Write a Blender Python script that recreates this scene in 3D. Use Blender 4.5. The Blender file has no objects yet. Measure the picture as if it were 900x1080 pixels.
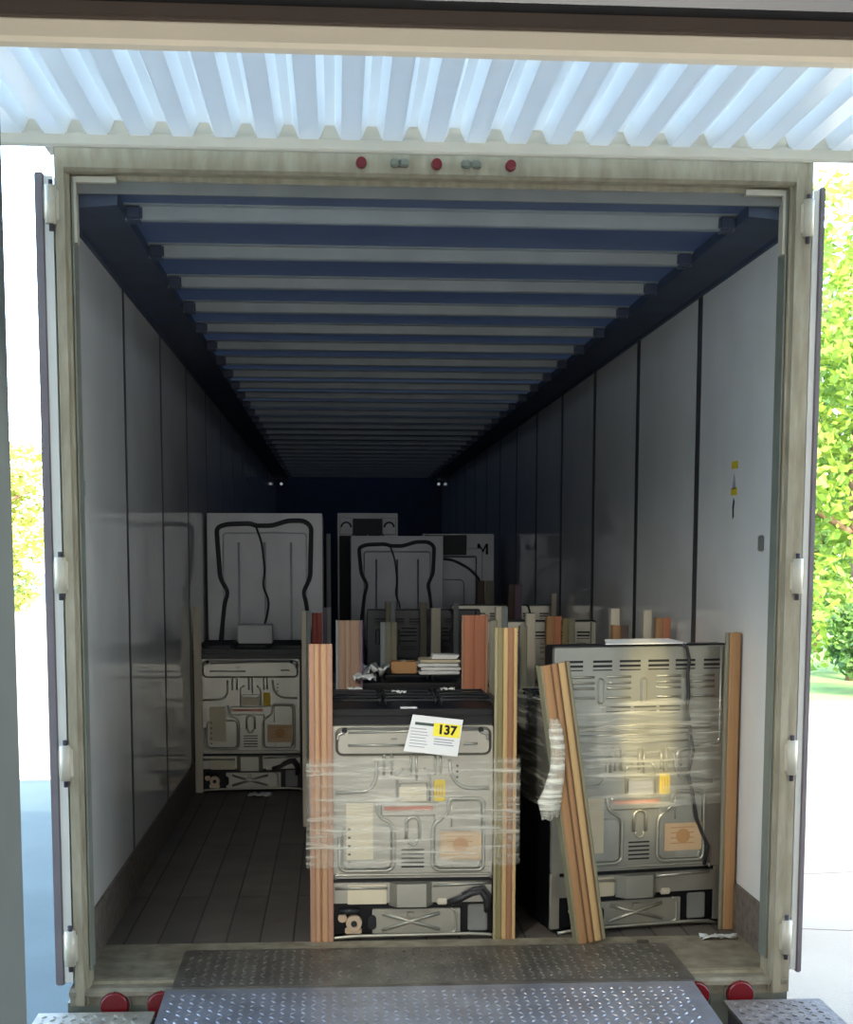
import bpy, bmesh, math, random
from mathutils import Vector, Matrix
random.seed(7)
PI = math.pi
sc = bpy.context.scene
C = sc.collection

def lin(c):
    c = c / 255.0
    return c / 12.92 if c <= .04045 else ((c + .055) / 1.055) ** 2.4
def rgb(r, g, b): return (lin(r), lin(g), lin(b), 1.0)

# ------------------------------------------------------------------ camera
CAM = Vector((-0.3429, -4.8448, 1.4911))
yaw, pitch, roll = 0.0652, -0.1059, 0.002
fw = Vector((math.sin(yaw) * math.cos(pitch), math.cos(yaw) * math.cos(pitch), math.sin(pitch)))
r_ = fw.cross(Vector((0, 0, 1))).normalized(); u_ = r_.cross(fw)
r2 = r_ * math.cos(roll) + u_ * math.sin(roll); u2 = -r_ * math.sin(roll) + u_ * math.cos(roll)
cd = bpy.data.cameras.new('camera'); cam = bpy.data.objects.new('camera', cd); C.objects.link(cam)
M = Matrix((r2, u2, -fw)).transposed().to_4x4(); M.translation = CAM
cam.matrix_world = M
cd.sensor_fit = 'HORIZONTAL'; cd.sensor_width = 36.0
cd.lens = 1445.1 / 900 * 36.0
cd.shift_y = (739.8 - 540) / 900
cd.clip_start = .05; cd.clip_end = 600
sc.camera = cam

# ------------------------------------------------------------------ sky, sun, dock light, added fills, exposure
w = bpy.data.worlds.new('sky'); sc.world = w; w.use_nodes = True
nt = w.node_tree; bg = nt.nodes['Background']
sky = nt.nodes.new('ShaderNodeTexSky'); sky.sky_type = 'NISHITA'; sky.sun_disc = False
sky.sun_elevation = math.radians(33); sky.sun_rotation = math.radians(160); sky.air_density = 1.0; sky.dust_density = 2.5; sky.ozone_density = 1.0
nt.links.new(sky.outputs[0], bg.inputs[0]); bg.inputs[1].default_value = 0.7

sd = bpy.data.lights.new('sun', 'SUN'); sd.energy = 5.0; sd.angle = math.radians(.6); sd.color = (1, .93, .8)
so = bpy.data.objects.new('sun', sd); C.objects.link(so)
sun_from = Vector((.28, -1.0, .68)).normalized()
so.rotation_euler = sun_from.to_track_quat('Z', 'Y').to_euler()

def area(name, loc, target, sx, sy, power, col):
    d = bpy.data.lights.new(name, 'AREA'); d.shape = 'RECTANGLE'; d.size = sx; d.size_y = sy; d.energy = power; d.color = col
    o = bpy.data.objects.new(name, d); C.objects.link(o); o.location = loc
    o.rotation_euler = (Vector(loc) - Vector(target)).to_track_quat('Z', 'Y').to_euler(); return o
area('deep_fill', (.3, -10.0, 2.0), (0, 6.0, .9), 5.0, 2.0, 44, (1, .96, .9))  # added fill, no real fixture: carries light deep into the trailer
area('header_fill', (.3, -3.5, 4.8), (.3, -2.4, 2.3), 2.6, .4, 230, (1, .96, .88))  # added fill, brightens the cream header over the door
# the dock light beside the door, throwing a narrow warm beam on the right-hand range
dl = bpy.data.lights.new('dock_light', 'SPOT'); dl.energy = 140; dl.color = (1, .84, .42); dl.spot_size = math.radians(9); dl.spot_blend = .75; dl.shadow_soft_size = .03
do = bpy.data.objects.new('dock_light', dl); C.objects.link(do); do.location = (1.2, -2.9, 2.3)
do.rotation_euler = (Vector(do.location) - Vector((.885, .42, .84))).to_track_quat('Z', 'Y').to_euler(); do.scale = (.5, 1.6, 1)

d2 = bpy.data.lights.new('rib_rake_fill', 'SPOT'); d2.energy = 42; d2.color = (1, .95, .84); d2.spot_size = math.radians(56); d2.spot_blend = .9; d2.shadow_soft_size = .06  # added fill spot, rakes the pressed ribs of the front range
d2o = bpy.data.objects.new('rib_rake_fill', d2); C.objects.link(d2o); d2o.location = (-.92, -2.05, 2.35)
d2o.rotation_euler = (Vector(d2o.location) - Vector((.25, .45, .62))).to_track_quat('Z', 'Y').to_euler()

vs = sc.view_settings
vs.view_transform = 'Standard'; vs.look = 'None'; vs.gamma = 1; vs.use_curve_mapping = False; vs.exposure = 2.1

# ------------------------------------------------------------------ materials
def base_mat(name):
    m = bpy.data.materials.new(name); m.use_nodes = True
    return m, m.node_tree, m.node_tree.nodes['Principled BSDF']
def mat(name, col, rough=.6, metal=0., var=.12, scale=6., bump=0., bscale=40., stretch=(1, 1, 1), spec=.5, col2=None, coat=0.):
    m, t, p = base_mat(name)
    p.inputs['Roughness'].default_value = rough; p.inputs['Metallic'].default_value = metal
    p.inputs['Specular IOR Level'].default_value = spec
    p.inputs['Coat Weight'].default_value = coat; p.inputs['Coat Roughness'].default_value = .08
    tc = t.nodes.new('ShaderNodeTexCoord'); mp = t.nodes.new('ShaderNodeMapping'); mp.inputs['Scale'].default_value = stretch
    t.links.new(tc.outputs['Object'], mp.inputs['Vector'])
    n = t.nodes.new('ShaderNodeTexNoise'); n.inputs['Scale'].default_value = scale; n.inputs['Detail'].default_value = 6
    t.links.new(mp.outputs[0], n.inputs['Vector'])
    rp = t.nodes.new('ShaderNodeValToRGB'); rp.color_ramp.elements[0].position = .3; rp.color_ramp.elements[1].position = .72
    c2 = col2 if col2 else tuple(min(1, x * (1 + var)) for x in col[:3]) + (1,)
    c1 = tuple(x * (1 - var) for x in col[:3]) + (1,)
    if col2: c1 = col
    rp.color_ramp.elements[0].color = c1; rp.color_ramp.elements[1].color = c2
    t.links.new(n.outputs['Fac'], rp.inputs[0]); t.links.new(rp.outputs[0], p.inputs['Base Color'])
    if bump:
        n2 = t.nodes.new('ShaderNodeTexNoise'); n2.inputs['Scale'].default_value = bscale; n2.inputs['Detail'].default_value = 3
        t.links.new(mp.outputs[0], n2.inputs['Vector'])
        b = t.nodes.new('ShaderNodeBump'); b.inputs['Strength'].default_value = bump; b.inputs['Distance'].default_value = .01
        t.links.new(n2.outputs['Fac'], b.inputs['Height']); t.links.new(b.outputs[0], p.inputs['Normal'])
    return m
def emis(name, col, s):
    m, t, p = base_mat(name); p.inputs['Base Color'].default_value = col
    p.inputs['Emission Color'].default_value = col; p.inputs['Emission Strength'].default_value = s; return m

M_ = {}
M_['wall'] = mat('trailer_wall_panel', rgb(230, 227, 220), .07, 0, .05, 2.5, .012, 5, spec=.8)
M_['seam'] = mat('seam_strip', rgb(62, 62, 62), .5)
M_['black'] = mat('black_paint_hazed', rgb(56, 66, 86), .5, 0, .2)  # black lifted towards navy: camera haze put into the colour
M_['navy'] = mat('front_wall_hazed', rgb(50, 68, 96), .7)  # navy veil over the dark far end, painted into the wall colour
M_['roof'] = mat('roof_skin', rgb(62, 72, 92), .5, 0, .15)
M_['bow'] = mat('roof_bow', rgb(140, 146, 148), .5, .2, .1)
M_['frame'] = mat('rear_frame_galvanised', rgb(168, 160, 138), .5, .15, .16, 9, .15, 30, col2=rgb(138, 128, 106), stretch=(3, 3, .7))
M_['frame2'] = mat('grimy_sill_metal', rgb(156, 148, 128), .6, .1, .2, 14, .25, 50, col2=rgb(112, 104, 88))
M_['hinge'] = mat('hinge_metal', rgb(196, 188, 168), .45, .2, .1)
M_['doorskin'] = mat('trailer_door_skin', rgb(214, 212, 206), .35, 0, .05)
M_['rubber'] = mat('rubber_seal', rgb(60, 54, 62), .7)
M_['seal'] = mat('door_seal', rgb(116, 108, 112), .6)
M_['red'] = mat('red_lens', rgb(112, 12, 22), .25, 0, .1, spec=.7)
M_['bumpgrey'] = mat('bumper_plate', rgb(122, 124, 112), .55, .2, .15)
M_['scuff'] = mat('scuff_band', rgb(116, 104, 92), .75, .0, .3, 30, .3, 90, col2=rgb(84, 74, 66))
M_['galv'] = mat('galvanised_sheet', rgb(178, 175, 162), .36, .7, .12, 3, .05, 6, col2=rgb(148, 146, 136))
M_['galvd'] = mat('galvanised_sheet_dull', rgb(124, 128, 134), .42, .4, .1, 3)
M_['slot'] = mat('slot_dark', rgb(26, 26, 28), .8)
M_['blk'] = mat('black_enamel', rgb(14, 15, 19), .35, 0, .2, spec=.3)
M_['blkm'] = mat('black_matte', rgb(22, 24, 28), .6, 0, .2)
M_['greybox'] = mat('grey_cover', rgb(112, 112, 108), .6)
M_['paper'] = mat('white_paper', rgb(226, 224, 220), .8, 0, .03)
M_['cream'] = mat('cream_label', rgb(206, 194, 166), .7, 0, .06)
M_['orange'] = mat('tan_label', rgb(200, 170, 132), .7, 0, .1, 12, col2=rgb(184, 154, 118))
M_['yellow'] = mat('yellow_tag', rgb(214, 184, 28), .6, 0, .08)
M_['yellowl'] = mat('yellow_sticker', rgb(240, 222, 60), .6, 0, .03)
M_['redtape'] = mat('red_tape', rgb(190, 120, 100), .5, 0, .2, 8)
M_['ink'] = mat('black_ink', rgb(24, 24, 22), .8)
M_['greyink'] = mat('grey_ink', rgb(150, 150, 156), .8)
M_['greenink'] = mat('dark_green_ink', rgb(70, 84, 78), .8)
M_['copper'] = mat('pale_fitting', rgb(200, 176, 150), .4, .3)
M_['card'] = mat('brown_cardboard', rgb(176, 132, 86), .8, 0, .08)
M_['whitebox'] = mat('white_carton', rgb(206, 206, 204), .8, 0, .04)
M_['cable'] = mat('black_cable', rgb(38, 36, 38), .5)
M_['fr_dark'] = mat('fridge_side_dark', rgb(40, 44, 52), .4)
M_['fr_back'] = mat('fridge_back_sheet', rgb(186, 188, 190), .5, .25, .1, 4)
M_['fr_chan'] = mat('fridge_channel_dark', rgb(44, 46, 50), .6)
M_['whitepl'] = mat('milky_plastic', rgb(214, 216, 212), .3, 0, .1, 20, .6, 30)
M_['plate'] = mat('tread_plate_steel', rgb(150, 150, 154), .3, .5, .2, 8, .1, 60, col2=rgb(120, 118, 118))
M_['plateL'] = mat('worn_lip_steel', rgb(112, 106, 95), .42, .4, .2, 8, .15, 60, col2=rgb(74, 68, 61))
M_['beam'] = mat('cream_header_paint', rgb(240, 234, 216), .5, 0, .06, 3)
M_['beamd'] = mat('dark_header_seal', rgb(82, 72, 66), .8)
M_['jamb'] = mat('dark_door_jamb', rgb(48, 54, 51), .7)
M_['build'] = mat('building_wall', rgb(190, 180, 165), .8)
M_['inside'] = mat('warehouse_wall', rgb(120, 116, 110), .8)
M_['conc'] = mat('dock_concrete', rgb(120, 116, 110), .8)
M_['canopy'] = mat('canopy_sheet', rgb(236, 242, 248), .32, .35, .03, 3, .05, 5)
def translucent_sheet():
    m = M_['canopy']; t = m.node_tree; p = t.nodes['Principled BSDF']; tr = t.nodes.new('ShaderNodeBsdfTranslucent'); tr.inputs[0].default_value = (1, .98, .88, 1)
    mx = t.nodes.new('ShaderNodeMixShader'); mx.inputs[0].default_value = .27
    out = [n for n in t.nodes if n.type == 'OUTPUT_MATERIAL'][0]
    t.links.new(p.outputs[0], mx.inputs[1]); t.links.new(tr.outputs[0], mx.inputs[2]); t.links.new(mx.outputs[0], out.inputs[0])
translucent_sheet()
M_['trimc'] = mat('canopy_trim', rgb(224, 218, 200), .5, 0, .05)
M_['bark'] = mat('bark', rgb(96, 76, 58), .9, 0, .2)
M_['teal'] = mat('pale_teal_paint', rgb(120, 190, 190), .6)
M_['dirt'] = mat('scrap_dirt', rgb(70, 62, 54), .9)
def leaf(name, a, b):
    m = mat(name, a, .6, 0, .1, 1.3, col2=b); p = m.node_tree.nodes['Principled BSDF']
    p.inputs['Subsurface Weight'].default_value = 0; p.inputs['Transmission Weight'].default_value = 0
    t = m.node_tree; tr = t.nodes.new('ShaderNodeBsdfTranslucent'); mx = t.nodes.new('ShaderNodeMixShader'); mx.inputs[0].default_value = .5
    rp = [n for n in t.nodes if n.type == 'VALTORGB'][0]; t.links.new(rp.outputs[0], tr.inputs[0])
    out = [n for n in t.nodes if n.type == 'OUTPUT_MATERIAL'][0]
    t.links.new(p.outputs[0], mx.inputs[1]); t.links.new(tr.outputs[0], mx.inputs[2]); t.links.new(mx.outputs[0], out.inputs[0]); return m
M_['leaf'] = leaf('leaf_bright', rgb(88, 124, 40), rgb(134, 156, 62))
M_['leafd'] = leaf('leaf_deep', rgb(48, 82, 34), rgb(84, 116, 50))
M_['leafy'] = leaf('leaf_yellow', rgb(122, 136, 56), rgb(150, 156, 76))

def planks():
    m, t, p = base_mat('trailer_floor_boards'); p.inputs['Roughness'].default_value = .62
    tc = t.nodes.new('ShaderNodeTexCoord'); mp = t.nodes.new('ShaderNodeMapping'); mp.inputs['Rotation'].default_value = (0, 0, PI / 2)
    t.links.new(tc.outputs['Object'], mp.inputs[0])
    b = t.nodes.new('ShaderNodeTexBrick'); b.inputs['Scale'].default_value = 1; b.inputs['Brick Width'].default_value = 2.2; b.inputs['Row Height'].default_value = .13
    b.inputs['Mortar Size'].default_value = .004; b.inputs['Color1'].default_value = rgb(108, 100, 92); b.inputs['Color2'].default_value = rgb(90, 84, 78); b.inputs['Mortar'].default_value = rgb(48, 44, 42)
    t.links.new(mp.outputs[0], b.inputs[0])
    n = t.nodes.new('ShaderNodeTexNoise'); n.inputs['Scale'].default_value = 5; n.inputs['Detail'].default_value = 8; t.links.new(tc.outputs['Object'], n.inputs[0])
    mx = t.nodes.new('ShaderNodeMix'); mx.data_type = 'RGBA'; mx.blend_type = 'MULTIPLY'; mx.inputs[0].default_value = .7
    rp = t.nodes.new('ShaderNodeValToRGB'); rp.color_ramp.elements[0].position = .3; rp.color_ramp.elements[0].color = (.5, .5, .5, 1); rp.color_ramp.elements[1].position = .7
    t.links.new(n.outputs['Fac'], rp.inputs[0]); t.links.new(b.outputs[0], mx.inputs[6]); t.links.new(rp.outputs[0], mx.inputs[7]); t.links.new(mx.outputs[2], p.inputs['Base Color'])
    return m
M_['boards'] = planks()
def roof_blue_fill():
    m = M_['roof']; t = m.node_tree; p = t.nodes['Principled BSDF']; tr = t.nodes.new('ShaderNodeBsdfTranslucent'); tr.inputs[0].default_value = (.3, .46, .76, 1)
    mx = t.nodes.new('ShaderNodeMixShader'); mx.inputs[0].default_value = .005  # slight blue translucency added as a fill for the dark interior
    out = [n for n in t.nodes if n.type == 'OUTPUT_MATERIAL'][0]
    t.links.new(p.outputs[0], mx.inputs[1]); t.links.new(tr.outputs[0], mx.inputs[2]); t.links.new(mx.outputs[0], out.inputs[0])
roof_blue_fill()
def film():
    m, t, p = base_mat('clear_stretch_film')
    p.inputs['Base Color'].default_value = rgb(236, 232, 214); p.inputs['Roughness'].default_value = .18; p.inputs['Specular IOR Level'].default_value = .9
    tc = t.nodes.new('ShaderNodeTexCoord'); mp = t.nodes.new('ShaderNodeMapping'); mp.inputs['Scale'].default_value = (1.6, 1.6, 26)
    t.links.new(tc.outputs['Object'], mp.inputs[0])
    n = t.nodes.new('ShaderNodeTexNoise'); n.inputs['Scale'].default_value = 2.2; n.inputs['Detail'].default_value = 5; n.inputs['Distortion'].default_value = .4
    t.links.new(mp.outputs[0], n.inputs[0])
    rp = t.nodes.new('ShaderNodeValToRGB'); e = rp.color_ramp.elements
    e[0].position = .46; e[0].color = (.11, .11, .11, 1); e[1].position = .76; e[1].color = (.62, .62, .62, 1)
    t.links.new(n.outputs['Fac'], rp.inputs[0])
    tr = t.nodes.new('ShaderNodeBsdfTransparent'); mx = t.nodes.new('ShaderNodeMixShader'); t.links.new(rp.outputs[0], mx.inputs[0])
    b = t.nodes.new('ShaderNodeBump'); b.inputs['Strength'].default_value = .5; b.inputs['Distance'].default_value = .01
    t.links.new(n.outputs['Fac'], b.inputs['Height']); t.links.new(b.outputs[0], p.inputs['Normal'])
    out = [x for x in t.nodes if x.type == 'OUTPUT_MATERIAL'][0]
    t.links.new(tr.outputs[0], mx.inputs[1]); t.links.new(p.outputs[0], mx.inputs[2]); t.links.new(mx.outputs[0], out.inputs[0]); return m
M_['film'] = film()
M_['filmw'] = M_['film'].copy(); M_['filmw'].name = 'bunched_film'
for n in M_['filmw'].node_tree.nodes:
    if n.type == 'VALTORGB': n.color_ramp.elements[0].color = (.25, .25, .25, 1); n.color_ramp.elements[1].color = (.9, .9, .9, 1); n.color_ramp.elements[1].position = .62
def asphalt(name, c1, c2, sc_=3.):
    m = mat(name, c1, .85, 0, .1, sc_, .3, 120, col2=c2); return m
M_['asphalt'] = asphalt('yard_asphalt', rgb(34, 52, 50), rgb(48, 64, 62), 1.2)
M_['apron'] = asphalt('pale_concrete_apron', rgb(104, 95, 78), rgb(118, 110, 92), .7)
M_['grass'] = asphalt('lawn', rgb(72, 104, 42), rgb(104, 130, 60), 2)

# ------------------------------------------------------------------ mesh helpers
def bm_(): return bmesh.new()
def box(bm, x0, x1, y0, y1, z0, z1, mi=0):
    vs_ = [bm.verts.new(v) for v in ((x0, y0, z0), (x1, y0, z0), (x1, y1, z0), (x0, y1, z0), (x0, y0, z1), (x1, y0, z1), (x1, y1, z1), (x0, y1, z1))]
    for f in ((0, 3, 2, 1), (4, 5, 6, 7), (0, 1, 5, 4), (1, 2, 6, 5), (2, 3, 7, 6), (3, 0, 4, 7)):
        bm.faces.new([vs_[i] for i in f]).material_index = mi
def rbox(bm, x0, x1, y0, y1, z0, z1, b=.006, seg=2):
    t = bm_(); box(t, x0, x1, y0, y1, z0, z1)
    bmesh.ops.bevel(t, geom=t.edges[:], offset=b, segments=seg, affect='EDGES')
    me = bpy.data.meshes.new('t'); t.to_mesh(me); t.free(); bm.from_mesh(me); bpy.data.meshes.remove(me)
def prism(bm, pts, axis, a, b, mi=0, mats=None):
    # polygon of 2D points extruded along an axis
    def P(p, t): return {'x': (t, p[0], p[1]), 'y': (p[0], t, p[1]), 'z': (p[0], p[1], t)}[axis]
    A = [bm.verts.new(P(p, a)) for p in pts]; B = [bm.verts.new(P(p, b)) for p in pts]; n = len(pts)
    for i in range(n):
        f = bm.faces.new((A[i], A[(i + 1) % n], B[(i + 1) % n], B[i])); f.material_index = mats[i] if mats else mi
    bm.faces.new(A[::-1]).material_index = mi; bm.faces.new(B).material_index = mi
def tube(bm, pts, r, n=8, half=False):
    # round tube along a 3D polyline
    pts = [Vector(p) for p in pts]; rings = []
    for i, p in enumerate(pts):
        d = (pts[min(i + 1, len(pts) - 1)] - pts[max(i - 1, 0)]).normalized()
        up = Vector((0, 1, 0)) if abs(d.y) < .9 else Vector((1, 0, 0))
        s = d.cross(up).normalized(); q = s.cross(d).normalized()
        rings.append([bm.verts.new(p + (s * math.cos(2 * PI * k / n) + q * math.sin(2 * PI * k / n)) * r) for k in range(n)])
    for a, b in zip(rings, rings[1:]):
        for k in range(n): bm.faces.new((a[k], a[(k + 1) % n], b[(k + 1) % n], b[k])).smooth = True
    bm.faces.new(rings[0][::-1]); bm.faces.new(rings[-1])
def arc_poly(pts, r, n=5):
    # round the corners of a 2D polyline
    out = [pts[0]]
    for a, b, c in zip(pts, pts[1:], pts[2:]):
        a, b, c = Vector(a), Vector(b), Vector(c); rr = min(r, (a - b).length * .49, (c - b).length * .49)
        p0 = b + (a - b).normalized() * rr; p1 = b + (c - b).normalized() * rr
        for k in range(n + 1):
            t = k / n; out.append(tuple(p0 * (1 - t) ** 2 + b * 2 * t * (1 - t) + p1 * t * t))
    out.append(pts[-1]); return out
def bead(bm, pts, r=.005, y=0., rc=.02):
    # pressed rib on a sheet in the XZ plane facing -Y
    tube(bm, [(p[0], y, p[1]) for p in arc_poly([tuple(p) for p in pts], rc)], r * 1.25, 8)
def rrect(x0, x1, z0, z1, r, n=4):
    out = []
    for cx, cz, a in ((x1 - r, z1 - r, 0), (x0 + r, z1 - r, 90), (x0 + r, z0 + r, 180), (x1 - r, z0 + r, 270)):
        for k in range(n + 1):
            t = math.radians(a + 90 * k / n); out.append((cx + r * math.cos(t), cz + r * math.sin(t)))
    return out
def plate(bm, x0, x1, z0, z1, r, y0, y1, ch=.004):
    # raised rounded panel from y0 (back) to y1 (front, smaller y) with chamfered rim
    o = rrect(x0, x1, z0, z1, r); i = rrect(x0 + ch, x1 - ch, z0 + ch, z1 - ch, max(r - ch, .001))
    A = [bm.verts.new((p[0], y0, p[1])) for p in o]; B = [bm.verts.new((p[0], y1, p[1])) for p in i]; n = len(o)
    for k in range(n): bm.faces.new((A[(k + 1) % n], A[k], B[k], B[(k + 1) % n]))
    bm.faces.new(B); bm.faces.new(A[::-1])
def cyl(bm, c, axis, r, a, b, n=20, r2=None):
    r2 = r if r2 is None else r2
    def P(t, rr, h):
        u, v = rr * math.cos(t), rr * math.sin(t)
        return {'x': (h, c[0] + u, c[1] + v), 'y': (c[0] + u, h, c[1] + v), 'z': (c[0] + u, c[1] + v, h)}[axis]
    A = [bm.verts.new(P(2 * PI * k / n, r, a)) for k in range(n)]; B = [bm.verts.new(P(2 * PI * k / n, r2, b)) for k in range(n)]
    for k in range(n): bm.faces.new((A[k], A[(k + 1) % n], B[(k + 1) % n], B[k])).smooth = True
    bm.faces.new(A[::-1]); bm.faces.new(B)
def obj(name, bm, m, parent=None, kind=None, smooth=False):
    me = bpy.data.meshes.new(name); bmesh.ops.recalc_face_normals(bm, faces=bm.faces[:]); bm.to_mesh(me); bm.free()
    for x in (m if isinstance(m, (list, tuple)) else [m]): me.materials.append(M_[x] if isinstance(x, str) else x)
    o = bpy.data.objects.new(name, me); C.objects.link(o)
    if parent: o.parent = parent
    if kind: o['kind'] = kind
    return o
def tag(o, label, cat, group=None):
    o['label'] = label; o['category'] = cat
    if group: o['group'] = group
    return o
def thing(name, label, cat, loc=(0, 0, 0), rz=0., group=None):
    o = bpy.data.objects.new(name, None); C.objects.link(o); o.location = loc; o.rotation_euler = (0, 0, rz); o.empty_display_size = .1
    return tag(o, label, cat, group)
def dup(root, loc, rz, label, group=None):
    group = group or root.get('group'); r = root.copy(); C.objects.link(r); r.location = loc; r.rotation_euler = (0, 0, rz); tag(r, label, root['category'], group)
    for ch in list(root.children):
        c = ch.copy(); C.objects.link(c); c.parent = r
        for g in list(ch.children):
            d = g.copy(); C.objects.link(d); d.parent = c
    return r
def structure(name, bm, m, parent=None):
    return obj(name, bm, m, parent, None if parent else 'structure')
def text_mesh(name, s, size, m, parent, loc, rot, align='CENTER', bold=.0):
    cu = bpy.data.curves.new(name, 'FONT'); cu.body = s; cu.size = size; cu.extrude = .0006; cu.align_x = align; cu.align_y = 'CENTER'; cu.offset = bold
    o = bpy.data.objects.new(name, cu); C.objects.link(o)
    dg = bpy.context.evaluated_depsgraph_get(); me = bpy.data.meshes.new_from_object(o.evaluated_get(dg))
    bpy.data.objects.remove(o); me.materials.clear(); me.materials.append(M_[m])
    t = bpy.data.objects.new(name, me); C.objects.link(t); t.parent = parent; t.location = loc; t.rotation_euler = rot; return t

# ------------------------------------------------------------------ trailer shell (the room)
L = 16.05; W = 1.25
b = bm_(); box(b, -W - .05, W + .05, .36, L + .05, -.06, 0); structure('floor', b, 'boards')
for side, s in (('left', -1), ('right', 1)):
    b = bm_(); box(b, min(s * W, s * 1.255), max(s * W, s * 1.255), -.13, L, 0, 2.69); wl = structure('wall_' + side, b, 'wall')
    hw_ = .022 if s < 0 else .036
    for k in range(12):
        y = (1.225 if s < 0 else 1.20) + 1.2316 * k
        b = bm_(); box(b, min(s * W, s * (W - .002)), max(s * W, s * (W - .002)), y - hw_, y + hw_, .19, 2.62); structure('seam_strip', b, 'seam', wl)
    b = bm_(); box(b, min(s * W, s * (W - .012)), max(s * W, s * (W - .012)), -.12, L, 0, .19); structure('baseboard_' + side, b, 'scuff')
    # black cove between the wall and the roof
    b = bm_(); prism(b, [(s * W, 2.615), (s * 1.235, 2.615), (s * 1.225, 2.625), (s * 1.06, 2.64), (s * 1.06, 2.68), (s * W, 2.68)], 'y', -.12, L); structure('trim_%d' % (1 if s < 0 else 2), b, 'black')
    # rivets along the cove
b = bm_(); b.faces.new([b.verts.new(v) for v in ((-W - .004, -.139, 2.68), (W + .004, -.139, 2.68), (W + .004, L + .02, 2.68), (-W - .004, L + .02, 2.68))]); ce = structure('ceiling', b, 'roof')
for k in range(27):
    y = .05 + .5935 * k
    if y > L: break
    b = bm_(); prism(b, [(y - .04, 2.676), (y - .018, 2.674), (y - .012, 2.636), (y - .006, 2.631), (y + .020, 2.631), (y + .026, 2.636), (y + .032, 2.674), (y + .054, 2.676), (y + .054, 2.68), (y - .04, 2.68)], 'x', -1.06, 1.06)
    o = structure('roof_bow', b, 'bow', ce)
    for s in (-1, 1):
        b = bm_(); rbox(b, min(s * 1.06, s * 1.0), max(s * 1.06, s * 1.0), y - .03, y + .045, 2.627, 2.678, .008); structure('bow_bracket', b, 'black', o)
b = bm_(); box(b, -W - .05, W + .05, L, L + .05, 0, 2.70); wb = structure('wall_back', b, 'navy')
M_['daylight'] = emis('daylight_through_hole', (.8, .9, 1, 1), .07)
for x, z in ((-1.17, 2.56), (1.2, 2.57)):
    b = bm_(); cyl(b, (x, z), 'y', .022, L - .004, L + .001, 12); structure('daylight_hole', b, 'daylight', wb)

# ------------------------------------------------------------------ trailer rear frame
fr = thing('trailer_rear_frame', 'pale galvanised rear door frame around the open end of the trailer', 'trailer frame', (0, 0, -.13))
def F(name, bm, m, p=fr, raw=None):
    for v in bm.verts:
        v.co.x = v.co.x * .969 - .0106; v.co.y -= .15
        if raw is None: v.co.z = 1.491 + (v.co.z - 1.491) * .969
        v.co.z += .13
    return obj(name, bm, m, p)
for s in (-1, 1):
    xo = 1.279 if s < 0 else 1.308
    pts = [(s * xo, -.04), (s * 1.275, -.04), (s * 1.272, -.055), (s * 1.245, -.055), (s * 1.24, -.03), (s * 1.232, -.03), (s * 1.228, .05), (s * 1.27, .05), (s * xo, .02)]
    b = bm_(); prism(b, pts, 'z', -.1, 2.86); F('corner_post', b, 'frame')
    b = bm_(); box(b, min(s * 1.228, s * 1.222), max(s * 1.228, s * 1.222), -.02, .055, .02, 2.75); F('inner_channel', b, 'bumpgrey')
    b = bm_(); box(b, min(s * 1.223, s * 1.213), max(s * 1.223, s * 1.213), -.015, .03, 2.54, 2.755); F('corner_bracket', b, 'hinge')
    b = bm_(); box(b, min(s * 1.213, s * 1.08), max(s * 1.213, s * 1.08), -.015, .03, 2.738, 2.757); F('corner_bracket', b, 'hinge')
    for z in (.112, .772, 1.422, 2.652):
        b = bm_(); cyl(b, (s * 1.288, -.058), 'z', .019, z - .062, z + .062, 14); rbox(b, min(s * 1.262, s * 1.312), max(s * 1.262, s * 1.312), -.062, -.035, z - .05, z + .05, .004)
        h = F('hinge', b, 'hinge')
        b = bm_(); cyl(b, (s * 1.288, -.058), 'z', .008, z - .085, z + .08, 10); F('hinge_pin', b, 'rubber', h)
b = bm_(); prism(b, [(-.055, 2.86), (-.055, 2.775), (-.04, 2.765), (.0, 2.765), (.0, 2.75), (.035, 2.735), (.04, 2.745), (.04, 2.86)], 'x', -1.245, 1.245); F('header', b, 'frame')
b = bm_(); prism(b, [(-.066, 2.862), (-.066, 2.845), (.06, 2.845), (.06, 2.866)], 'x', -1.31, 1.31); F('header_cap', b, 'frame')
b = bm_(); prism(b, [(.51, .002), (-.03, .002), (-.045, -.006), (-.045, -.022), (-.025, -.03), (-.025, -.06), (.51, -.06)], 'x', -1.30, 1.30); F('sill', b, 'frame2', raw=1)
b = bm_(); box(b, -1.272, 1.272, .006, .02, 2.670, 2.735); F('header_lip', b, 'greybox', raw=1)
b = bm_(); box(b, -1.228, 1.228, .02, .05, .002, .012); F('sill_ridge', b, 'frame', raw=1)
b = bm_(); box(b, -1.31, 1.31, -.02, .02, -.5, -.05); F('bumper_plate', b, 'bumpgrey', raw=1)
for s in (-1, 1):
    b = bm_(); box(b, min(s * 1.0, s * 1.02), max(s * 1.0, s * 1.02), -.03, -.02, -.45, -.06); F('bumper_rib', b, 'seam', raw=1)
for x in (-.254, .0, .252):
    b = bm_(); cyl(b, (x, 2.806), 'y', .017, -.075, -.055, 14, .019); F('marker_light', b, 'red')
for x in (-.14, -.11, .10, .135):
    b = bm_(); rbox(b, x - .016, x + .016, -.068, -.05, 2.795, 2.822, .005); F('light_bracket', b, 'bumpgrey')
for x in (-1.14, -.975, 1.125, .96):
    b = bm_(); cyl(b, (x, -.105), 'y', .056, -.042, -.02, 24); f_ = F('tail_light', b, 'bumpgrey')
    b = bm_(); cyl(b, (x, -.105), 'y', .046, -.062, -.041, 24, .053); F('tail_lens', b, 'red', f_)
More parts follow.
